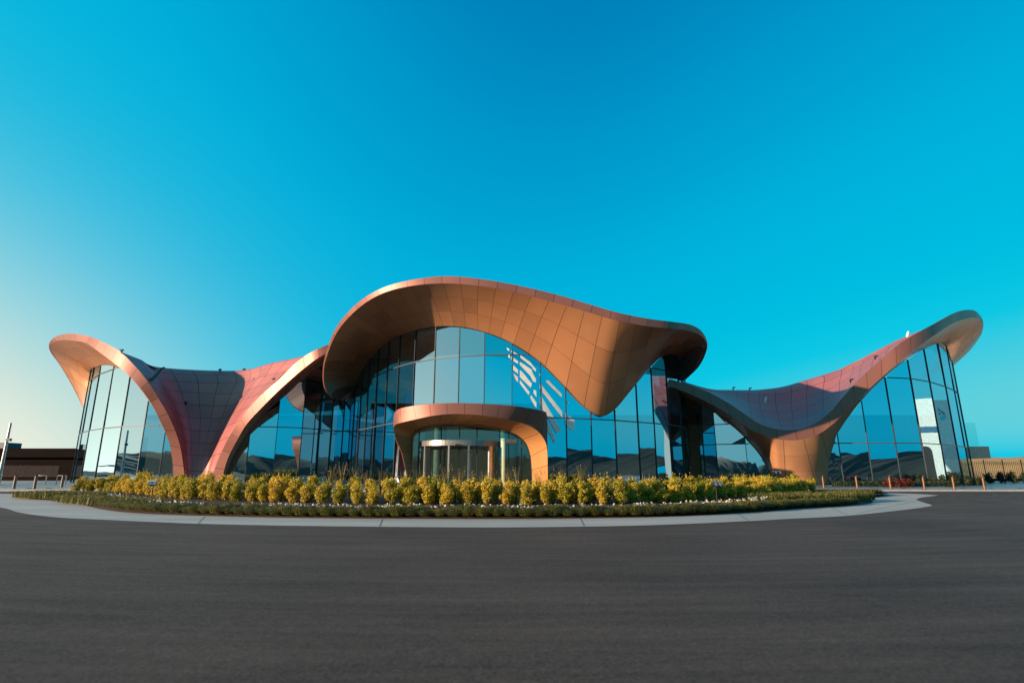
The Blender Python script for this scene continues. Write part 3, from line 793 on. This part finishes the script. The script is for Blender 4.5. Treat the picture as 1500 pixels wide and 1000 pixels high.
for off, step in ((0.28, 0.47), (0.78, 0.52)):
    for p, nrm in along(gl, step, off * 0.5):
        q = p + nrm * (off + random.uniform(-0.06, 0.06)); n_t += 1
        o = bpy.data.objects.new('grass_tuft', random.choice(tufts)); col.objects.link(o); o.location = (q.x, q.y, 0.10); o.rotation_euler = (0, 0, random.uniform(0, 6.28))
        s = random.uniform(0.85, 1.2); o.scale = (s, s, s * random.uniform(0.8, 1.1))
        tag(o, 'low green grass tuft edging the flower bed along the concrete', 'grass tuft', 'grass tufts edging the flower bed')
# the end mats of grass that read as one mass
mb = MB()
def grass_patch(mb, x0, y0, x1, y1, k, wid, hh):
    a, b = ground(x0, y0, 0.1), ground(x1, y1, 0.1); d = (b - a); s = Vector((-d.y, d.x, 0)).normalized()
    for j in range(k):
        t = random.random(); p = a + d * t + s * random.uniform(-wid, wid) * (0.35 + 0.65 * math.sin(math.pi * min(1, 0.15 + t * 0.8)))
        ang = random.uniform(0, 6.28); out = Vector((math.cos(ang), math.sin(ang), 0)) * random.uniform(0.05, 0.28); sd = Vector((-out.y, out.x, 0)).normalized() * 0.014
        z = Vector((0, 0, random.uniform(0.5, 1) * hh))
        mb.face([p - sd, p + sd, p + out * 0.5 + z + sd * 0.6, p + out * 0.5 + z - sd * 0.6], None, (tt := random.uniform(0.001, 1))); mb.face([p + out * 0.5 + z - sd * 0.6, p + out * 0.5 + z + sd * 0.6, p + out * 1.2 + z * 0.8], None, tt)
grass_patch(mb, 1110, 735, 1265, 731, 5200, 1.5, 0.42); grass_patch(mb, 1195, 725, 1286, 723.8, 2600, 0.9, 0.35); grass_patch(mb, 42, 727, 165, 730, 4800, 1.3, 0.36); grass_patch(mb, 100, 733, 230, 742, 3200, 1.0, 0.33)
stuff(mb.build('grass', M['gleaf']), 'dense green grass covering both tips of the flower bed', 'grass')
# white flowers and red ground cover
mbw, mbr = MB(), MB()
fl = catmull([ground(x, y, 0.2) for x, y in [(108, 722.5), (140, 724.5), (170, 729), (200, 734), (235, 738.5), (275, 741.2), (340, 742.6), (450, 743.9), (600, 745), (750, 745.2), (900, 744), (1000, 740.8), (1080, 736), (1150, 729.5), (1205, 726), (1225, 723.5)]], 300)
for p, nrm in along(fl, 0.055, 0.0):
    for k in range(2):
        if random.random() < 0.5: continue
        q = p + nrm * random.gauss(0, 0.16); z = random.uniform(0.04, 0.22)
        for j in range(4): leaf(mbw, Vector((q.x, q.y, 0.14 + z)) + rand_dir() * 0.035, (rand_dir() + Vector((0, -0.4, 0.8))).normalized(), 0.045, random.uniform(0.001, 1))
    for k in range(5):
        q = p + nrm * random.uniform(0.15, 1.15); leaf(mbr, Vector((q.x, q.y, 0.16 + random.uniform(0, 0.10))), (rand_dir() + Vector((0, 0, 0.8))).normalized(), 0.05, random.uniform(0.001, 1))
stuff(mbw.build('white_flowers', M['flower']), 'ribbon of small white flowers between grass tufts and yellow shrubs', 'flowers')
stuff(mbr.build('red_ground_cover', M['redleaf']), 'low reddish ground cover under the yellow shrubs', 'ground cover')

# feathery grasses standing behind the hedge in front of the doors
reed_meshes = []
for k in range(4):
    random.seed(700 + k); mb = MB()
    for j in range(38):
        a = random.uniform(0, 6.28); out = Vector((math.cos(a), math.sin(a), 0)) * random.uniform(0.1, 0.6); hgt = random.uniform(0.9, 1.75); sd = Vector((-out.y, out.x, 0)).normalized() * 0.016
        p1 = out * 0.4 + Vector((0, 0, hgt * 0.65)); p2 = out + Vector((0, 0, hgt)); t = random.uniform(0.001, 1)
        mb.face([-sd, sd, p1 + sd * 0.8, p1 - sd * 0.8], None, t); mb.face([p1 - sd * 0.8, p1 + sd * 0.8, p2], None, t)
        if j % 3 == 0:
            for m_ in range(6): leaf(mb, p2 + Vector((0, 0, -0.05 * m_)) + rand_dir() * 0.02, rand_dir(), 0.04, 0.2)
    o = mb.build('ornamental_grass', M['reed']); reed_meshes.append(o.data); bpy.data.objects.remove(o)
random.seed(9)
for x in (486, 503, 519, 537, 556, 588, 612, 636, 655, 671, 690, 704, 722, 741, 757, 792, 822, 850):
    p = at(x + random.uniform(-4, 4), HOR, random.uniform(31, 34)); o = bpy.data.objects.new('ornamental_grass', random.choice(reed_meshes)); col.objects.link(o)
    o.location = (p.x, p.y, 0.1); o.rotation_euler = (0, 0, random.uniform(0, 6)); s = random.uniform(0.8, 1.15); o.scale = (s, s, s)
    tag(o, 'thin feathery grass clump rising behind the yellow shrubs near the entrance', 'plant', 'feathery grasses before the entrance')

# ------------------------------------------------------------------ garden floodlights in the bed
def floodlight(x, ybase, ytop, zb, label, bar=True, Y=None):
    p = ground(x, ybase, zb) if Y is None else at(x, HOR, Y)
    top = at(x, ytop, p.y).z; t = empty('garden_floodlight', (p.x, p.y, zb)); tag(t, label, 'floodlight', 'garden floodlights in the flower bed')
    h = top - zb; w = 5.5 / F_PX * p.y
    m = MB(); m.tube([(0, 0, 0), (0, 0, h)], 0.028, 8); m.build('stake', M['black'], t)
    m = MB(); m.box((0, 0, h), (w, 0, 0), (0, 0.10, 0), (0, 0, 0.022)); m.build('crossbar', M['steel'], t)
    for sx in (-0.55, 0.55):
        m = MB(); c = Vector((sx * w, -0.03, h - 0.13))
        m.tube([c + Vector((-0.05, 0.10, -0.02)), c, c + Vector((0.05, -0.12, 0.03))], [0.05, 0.085, 0.10], 10); l = m.build('lamp_head', M['black'], t, True)
        m = MB(); m.tube([c + Vector((0.051, -0.122, 0.031)), c + Vector((0.054, -0.128, 0.033))], 0.08, 10); m.build('lens', M['lens'], l)
floodlight(220.5, 737, 704, 0.15, 'garden floodlight with two heads before the left hedge end')
floodlight(1051, 739, 705, 0.15, 'garden floodlight with two heads before the right half of the hedge')
floodlight(1137.5, 0, 689.5, 0.15, 'garden floodlight on a tall bar rising behind the right hedge end', Y=39)

# ------------------------------------------------------------------ bollards, racks, lamp post
def bollard_mesh(m, h, r, name):
    mb = MB(); k = 16; rings = []
    for z, s in ((0, 1), (h * 0.5, 1), (h - 0.03, 1)):
        rings.append([Vector((r * s * math.cos(2 * math.pi * i / k), r * s * math.sin(2 * math.pi * i / k), z + (0.10 * math.cos(2 * math.pi * i / k) if z > h * 0.6 else 0))) for i in range(k + 1)])
    mb.grid(rings); mb.face(rings[-1][:k])
    return mb
bm_ = bollard_mesh(M['bronze'], 1.02, 0.075, 'b')
rb = [(1207, 714.6), (1256, 715.2), (1305, 715.8), (1358, 717), (1409, 717.3), (1462, 717.6)]
words = ['leftmost bronze bollard, right beside the copper foot', 'second bronze bollard from the copper foot, by the shadowed glass', 'third bronze bollard, in front of the red-leaved planting', 'bronze bollard before the glass showing the white building', 'bronze bollard at the right end of the glass', 'rightmost bronze bollard, in front of the fence and dry hill']
proto = None
for (x, y), lab in zip(rb, words):
    p = ground(x, y, 0.10); r = empty('bollard', (p.x, max(p.y, 44.4), 0.10)); tag(r, lab, 'bollard', 'bronze bollards along the right pavement')
    if proto is None:
        b_ = bm_.build('post', M['bronze'], r, True); m = MB(); m.tube([(0, 0, 0.001), (0, 0, 0.03)], 0.16, 16); c_ = m.build('base_plate', M['black'], r); proto = (b_, c_)
    else:
        for src in proto: c = src.copy(); col.objects.link(c); c.parent = r
proto = None
for (x, y), lab in zip([(20, 715.6), (50, 715.6), (90, 714)], ['dark bollard at the left edge beside the lamp post', 'dark bollard between the lamp post and the left glass', 'dark bollard closest to the left end glass']):
    p = ground(x, y, 0.10); r = empty('bollard', (p.x, p.y, 0.10)); tag(r, lab, 'bollard', 'dark bollards along the left pavement')
    if proto is None:
        b_ = bollard_mesh(None, 1.08, 0.105, '').build('post', M['woodpost'], r, True); m = MB(); m.tube([(0, 0, 0.001), (0, 0, 0.03)], 0.16, 16); c_ = m.build('base_plate', M['black'], r); proto = (b_, c_)
    else:
        for src in proto: c = src.copy(); col.objects.link(c); c.parent = r
for x0, x1, lab in ((55, 70, 'pale hoop rail behind the middle left bollard'), (85.5, 99, 'pale hoop rail beside the left end glass')):
    a, b = at(x0, HOR, 58), at(x1, HOR, 58); m = MB(); h = 1.05
    m.tube([(a.x, 58, 0.1), (a.x, 58, h), (a.x + 0.03, 58, h + 0.03), (b.x - 0.03, 58, h + 0.03), (b.x, 58, h), (b.x, 58, 0.1)], 0.045, 8)
    tag(m.build('hoop_rail', M['silver'], None, True), lab, 'rail')
p = at(1, HOR, 56); t = empty('lamp_post', (p.x, p.y, 0.1)); tag(t, 'tall grey lamp post at the left edge of the forecourt', 'lamp post')
m = MB(); m.tube([(0, 0, 0), (0, 0, 2), (0, 0, 6.2)], [0.19, 0.15, 0.10], 10); m.build('pole', M['steel'], t, True)
m = MB(); m.box((0.15, 0, 4.5), (0.2, 0, 0), (0, 0.14, 0), (0, 0, 0.13)); m.build('lamp_head', M['transom'], t)

# ------------------------------------------------------------------ left background: brown building and timber fence
t = empty('brown_building', (-80, 92, 0)); tag(t, 'long dark brown flat-roofed building beyond the left end of the glass', 'building')
def wb(mb, name, m, par, org):
    mb.v = [tuple(Vector(p) - Vector(org)) for p in mb.v]; return mb.build(name, m, par)
O = (-80, 92, 0)
a, b = at(-60, HOR, 88), at(112, HOR, 88)
m = MB(); m.abox(a.x, b.x, 88, 100, 0, 3.6); wb(m, 'wall', M['brownwall'], t, O)
m = MB(); m.abox(a.x - 0.6, b.x + 0.6, 87, 100.5, 3.62, 5.0); rf = wb(m, 'roof', M['brownwall'], t, O)
c = at(6, 650, 92); m = MB(); m.abox(c.x - 1.4, c.x + 1.2, 91, 94, 5.01, 6.1); wb(m, 'plant_box', M['transom'], rf, O)
t = empty('timber_fence', (-70, 80, 0)); tag(t, 'brown upright-board fence in front of the brown building', 'fence'); O = (-70, 80, 0)
a, b = at(-40, HOR, 80), at(108, HOR, 80)
m = MB(); x = a.x; random.seed(4)
while x < at(85, HOR, 80).x:
    w = 0.16; m.abox(x, x + w, 80, 80.04, 0.7, 2.3 + random.uniform(-0.05, 0.05)); x += 0.2
wb(m, 'boards', M['timber'], t, O)
m = MB(); m.abox(a.x, at(85, HOR, 80).x, 79.9, 79.97, 0.75, 0.9); wb(m, 'rail', M['timber'], t, O)

# ------------------------------------------------------------------ right background: railing fence, clipped shrubs, planter, dry hill
mb = MB(); random.seed(31); rows = []
for j in range(9):
    row = []
    for i in range(61):
        x = 60 + i * 5.0; Yh = 118 + j * 9; z = [0, 2.2, 3.8, 4.6, 5.0, 5.2, 5.2, 5.0, 4.5][j] + 0.35 * math.sin(i * 0.7 + j) + 0.25 * math.sin(i * 1.9 + 2 * j) + random.uniform(-0.12, 0.12) - (0.4 if j == 0 else 0)
        row.append(Vector((x - 25 + j * 1.0, Yh, max(z - (0 if i > 3 else (4 - i) * 0.3), -0.2))))
    rows.append(row)
mb.grid(rows); structure(mb.build('hill', M['drygrass'], None, True))
t = empty('railing_fence', (80, 84, 0)); tag(t, 'dark metal picket fence in front of the dry grass hill', 'fence'); O = (80, 84, 0)
xa, xb = at(1416, HOR, 84).x, at(1620, HOR, 84).x
m = MB(); x = xa
while x < xb:
    m.box((x, 84, 1.7), (0.018, 0, 0), (0, 0.018, 0), (0, 0, 1.25)); x += 0.28
wb(m, 'pickets', M['black'], t, O)
m = MB()
for z in (0.7, 2.6): m.abox(xa, xb, 83.97, 84.03, z, z + 0.05)
wb(m, 'rails', M['black'], t, O)
x = xa
while x < xb:
    m = MB(); m.abox(x - 0.05, x + 0.05, 83.95, 84.05, 0, 3.2); wb(m, 'post', M['black'], t, O); x += 2.8
m = MB(); m.abox(xa, xb, 84.1, 84.4, 0, 0.45); wb(m, 'base_wall', M['brownwall'], t, O)
dark = []
for k in range(4):
    mb, sb = make_bush(900 + k, 1.15, 0.55, 700, None, None, 0.09); f = mb.build('foliage', M['dleaf']); s = sb.build('stem', M['stem']); dark.append((f.data, s.data)); bpy.data.objects.remove(f); bpy.data.objects.remove(s)
random.seed(41)
for k in range(13):
    p = at(1345 + k * 17, HOR, 66 if k > 5 else 55.3); r = empty('dark_shrub', (p.x, p.y, 0.1), random.uniform(0, 6)); s = random.uniform(0.95, 1.3) * (0.85 if k > 5 else 0.8); r.scale = (s, s, s)
    tag(r, 'dark green clipped shrub standing in front of the picket fence' if k > 5 else 'dark green clipped shrub against the foot of the right end glass', 'shrub', 'dark shrubs by the fence' if k > 5 else 'dark shrubs along the right glass')
    f, st = random.choice(dark)
    for nm, me in (('foliage', f), ('stem', st)): c = bpy.data.objects.new(nm, me); col.objects.link(c); c.parent = r
mb = MB(); random.seed(43)
for k in range(5200):
    x = random.uniform(1216, 1440); p = at(x, HOR, random.uniform(51.5, 55) if x < 1400 else random.uniform(56, 64)); red = 1.0
    leaf(mb, Vector((p.x, p.y, 0.1 + random.random() ** 1.5 * 0.5)), (rand_dir() + Vector((0, 0, 0.6))).normalized(), 0.09, random.uniform(0.001, 1))
stuff(mb.build('ground_cover', M['dleaf']), 'dark low planting along the foot of the right end glass', 'ground cover')
red = []
for k in range(2):
    mb, sb = make_bush(950 + k, 0.62, 0.5, 420, None, None, 0.07); f = mb.build('foliage', M['redleaf']); red.append(f.data); bpy.data.objects.remove(f)
for x in (1299, 1309, 1318, 1327):
    p = at(x, HOR, 50.8); o = bpy.data.objects.new('red_shrub', random.choice(red)); col.objects.link(o); o.location = (p.x, p.y, 0.1); o.rotation_euler = (0, 0, random.uniform(0, 6))
    tag(o, 'small red-leaved shrub beside the third bronze bollard', 'shrub', 'red-leaved shrubs by the bollards')

# ------------------------------------------------------------------ white building off to the right, mirrored in the end glass
t = empty('white_building', (88, 70, 0)); tag(t, 'white rendered building with a blue emblem, mirrored in the right end glass', 'building'); O = (88, 70, 0)
m = MB(); m.abox(82, 96, 62.3, 81, 0, 13.0); wb(m, 'wall', M['white'], t, O)
m = MB(); m.abox(81.95, 81.99, 62.32, 66.3, 7.5, 8.5); wb(m, 'blue_band', M['blueband'], t, O)
m = MB()
pa = [(62.4, 0.1), (63.9, 0.1)] + [(63.05 + 0.85 * math.cos(R(a)), 4.4 + 0.9 * math.sin(R(a))) for a in range(0, 181, 20)]
m.face([(81.97, y, z) for y, z in pa]); wb(m, 'arched_window', M['dark'], t, O)
def em(px, py): return (76.9 + (px / 14.29 + 1340 - 1371) * 0.0825, 12.1 - (py / 14.29 + 570 - 594) * 0.1133)
def stroke(m, pts, w, x=81.96):
    P = [Vector((0, *em(*p))) for p in pts]; P = catmull(P, 24); L_, R_ = [], []
    for i, p in enumerate(P):
        d = (P[min(i + 1, 23)] - P[max(i - 1, 0)]).normalized(); nn = Vector((0, -d.z, d.y)) * w
        L_.append((x, p.y + nn.y * 0.7, p.z + nn.z)); R_.append((x, p.y - nn.y * 0.7, p.z - nn.z))
    m.grid([L_, R_])
m = MB(); stroke(m, [(460, 475), (472, 440), (500, 422), (540, 445), (575, 485), (606, 524)], 0.10)
m.face([(81.96, *em(*p)) for p in ((458, 528), (480, 505), (510, 480), (528, 500), (540, 528))])
m.face([(81.96, *em(487 + 13 * math.cos(R(a)), 390 + 13 * math.sin(R(a)))) for a in range(0, 360, 45)])
wb(m, 'emblem', M['navy'], t, O)
m = MB(); stroke(m, [(588, 540), (590, 575), (565, 612), (530, 615), (500, 585)], 0.26, 81.955); wb(m, 'emblem_crescent', M['blue'], t, O)

# ------------------------------------------------------------------ the land behind the viewer, seen in the glass
mb = MB(); random.seed(51); rows = []
for j, (rad, zz) in enumerate(((95, 0), (110, 4.2), (130, 7.5), (160, 9.5), (220, 9))):
    row = []
    for i in range(601):
        a = R(148 + 247 * i / 600); n_ = 0.85 + 0.14 * math.sin(i * 0.062) + 0.08 * math.sin(i * 0.166 + 1) + 0.06 * math.sin(i * 0.47) + random.uniform(-0.09, 0.09)
        row.append(Vector((rad * math.cos(a) * 1.3, rad * math.sin(a), zz * n_ - 0.1)))
    rows.append([Vector((p.x, p.y, p.z * min(1, 0.35 + k_ / 110))) for k_, p in enumerate(row)])
mb.grid(rows); structure(mb.build('hills', M['hill'], None, True))

# ------------------------------------------------------------------ light
EXPO = 0.9
GLOW_N, GLOW_P, GLOW_A, GLOW_K = 8.0, 7.0, 9.0, 0.1
SKY = [(0.085, (190, 118, 160)), (0.105, (70, 112, 172)), (0.116, (0, 122, 181)), (0.165, (0, 152, 203)), (0.24, (0, 176, 219)), (0.36, (0, 190, 225)), (0.45, (14, 200, 228)), (0.60, (98, 208, 220)), (0.75, (138, 212, 218)), (1.0, (150, 214, 218)), (1.7, (155, 216, 221)), (3.2, (175, 219, 221)), (6.0, (232, 230, 210))]
SUN_AZ, SUN_EL = R(-117), R(9)          # left of the view, low
sd = Vector((math.sin(SUN_AZ) * math.cos(SUN_EL), math.cos(SUN_AZ) * math.cos(SUN_EL), math.sin(SUN_EL)))
sl = bpy.data.lights.new('sun', 'SUN'); sl.energy = 4.5; sl.angle = R(0.53); sl.color = (1.0, 0.80, 0.60)
so = bpy.data.objects.new('sun', sl); col.objects.link(so); so.rotation_euler = sd.to_track_quat('Z', 'Y').to_euler()
w = bpy.data.worlds.new('World'); scene.world = w; w.use_nodes = True
nt = w.node_tree; bg = nt.nodes['Background']
sky = nd(nt, 'ShaderNodeTexSky'); sky.sky_type = 'NISHITA'; sky.sun_disc = False
sky.sun_elevation = SUN_EL; sky.sun_rotation = SUN_AZ % (2 * math.pi); sky.altitude = 0; sky.air_density = 1.0; sky.dust_density = 2.0; sky.ozone_density = 2.0
# the clear teal evening air: the sky's own brightness picks its colour, pink-violet added overhead for warm fill, then deep blue to pale gold low near the sun
GAIN = 2 ** EXPO
bw = nd(nt, 'ShaderNodeRGBToBW'); nt.links.new(sky.outputs[0], bw.inputs[0])
norm = math_node(nt, 'MULTIPLY', bw.outputs[0], 0.08 * 1.87 / 6.0)
rp = nd(nt, 'ShaderNodeValToRGB'); cr = rp.color_ramp
tcw = nd(nt, 'ShaderNodeTexCoord'); gd = R(-74), R(4)
dt = nd(nt, 'ShaderNodeVectorMath'); dt.operation = 'DOT_PRODUCT'; nt.links.new(tcw.outputs['Generated'], dt.inputs[0])
dt.inputs[1].default_value = (math.sin(gd[0]) * math.cos(gd[1]), math.cos(gd[0]) * math.cos(gd[1]), math.sin(gd[1]))
dpos = math_node(nt, 'MAXIMUM', dt.outputs['Value'], 0.0)
szz = nd(nt, 'ShaderNodeSeparateXYZ'); nt.links.new(tcw.outputs['Generated'], szz.inputs[0])
low = math_node(nt, 'POWER', math_node(nt, 'SUBTRACT', 1.0, math_node(nt, 'ABSOLUTE', szz.outputs[2])), 13.0)
norm = math_node(nt, 'ADD', norm, math_node(nt, 'MULTIPLY', low, 0.30 / 6.0))
norm = math_node(nt, 'ADD', norm, math_node(nt, 'MULTIPLY', math_node(nt, 'MULTIPLY', dpos, dpos), 0.20 / 6.0))
def lin(v): v /= 255.0; return v / 12.92 if v <= 0.04045 else ((v + 0.055) / 1.055) ** 2.4
for i, (L_, c) in enumerate(SKY):
    e = cr.elements[i] if i < 2 else cr.elements.new(L_ / 6.0)
    e.position = L_ / 6.0; e.color = (*([lin(v) for v in c] if max(c) > 20 else c), 1)
nt.links.new(norm, rp.inputs[0])
vm = nd(nt, 'ShaderNodeVectorMath'); vm.operation = 'SCALE'; vm.inputs['Scale'].default_value = 1.0 / (0.1 * GAIN)
# broad warm haze glow added low ahead of the sun, also as warm fill
sz = nd(nt, 'ShaderNodeSeparateXYZ'); nt.links.new(tcw.outputs['Generated'], sz.inputs[0])
g1 = math_node(nt, 'POWER', math_node(nt, 'MAXIMUM', dt.outputs['Value'], 0.0), GLOW_N)
g2 = math_node(nt, 'POWER', math_node(nt, 'SUBTRACT', 1.0, math_node(nt, 'ABSOLUTE', sz.outputs[2])), GLOW_P)
g = math_node(nt, 'MULTIPLY', math_node(nt, 'MULTIPLY', g1, g2), GLOW_A)
mfac = math_node(nt, 'DIVIDE', g, math_node(nt, 'ADD', g, 1.0))
warm = nd(nt, 'ShaderNodeVectorMath'); warm.operation = 'SCALE'; warm.inputs[0].default_value = (1.0, 0.83, 0.62)
nt.links.new(math_node(nt, 'ADD', math_node(nt, 'MULTIPLY', g, GLOW_K), 1.0), warm.inputs['Scale'])
sm = nd(nt, 'ShaderNodeMixRGB'); nt.links.new(mfac, sm.inputs[0]); nt.links.new(rp.outputs[0], sm.inputs[1]); nt.links.new(warm.outputs[0], sm.inputs[2])
nt.links.new(sm.outputs[0], vm.inputs[0]); nt.links.new(vm.outputs[0], bg.inputs['Color'])
bg.inputs['Strength'].default_value = 0.1

scene.view_settings.view_transform = 'Standard'; scene.view_settings.look = 'None'; scene.view_settings.exposure = EXPO; scene.view_settings.gamma = 1.0
scene.render.engine = 'CYCLES'
cy = scene.cycles; cy.use_denoising = True; cy.max_bounces = 8; cy.glossy_bounces = 4; cy.transparent_max_bounces = 12; cy.caustics_reflective = False; cy.caustics_refractive = False
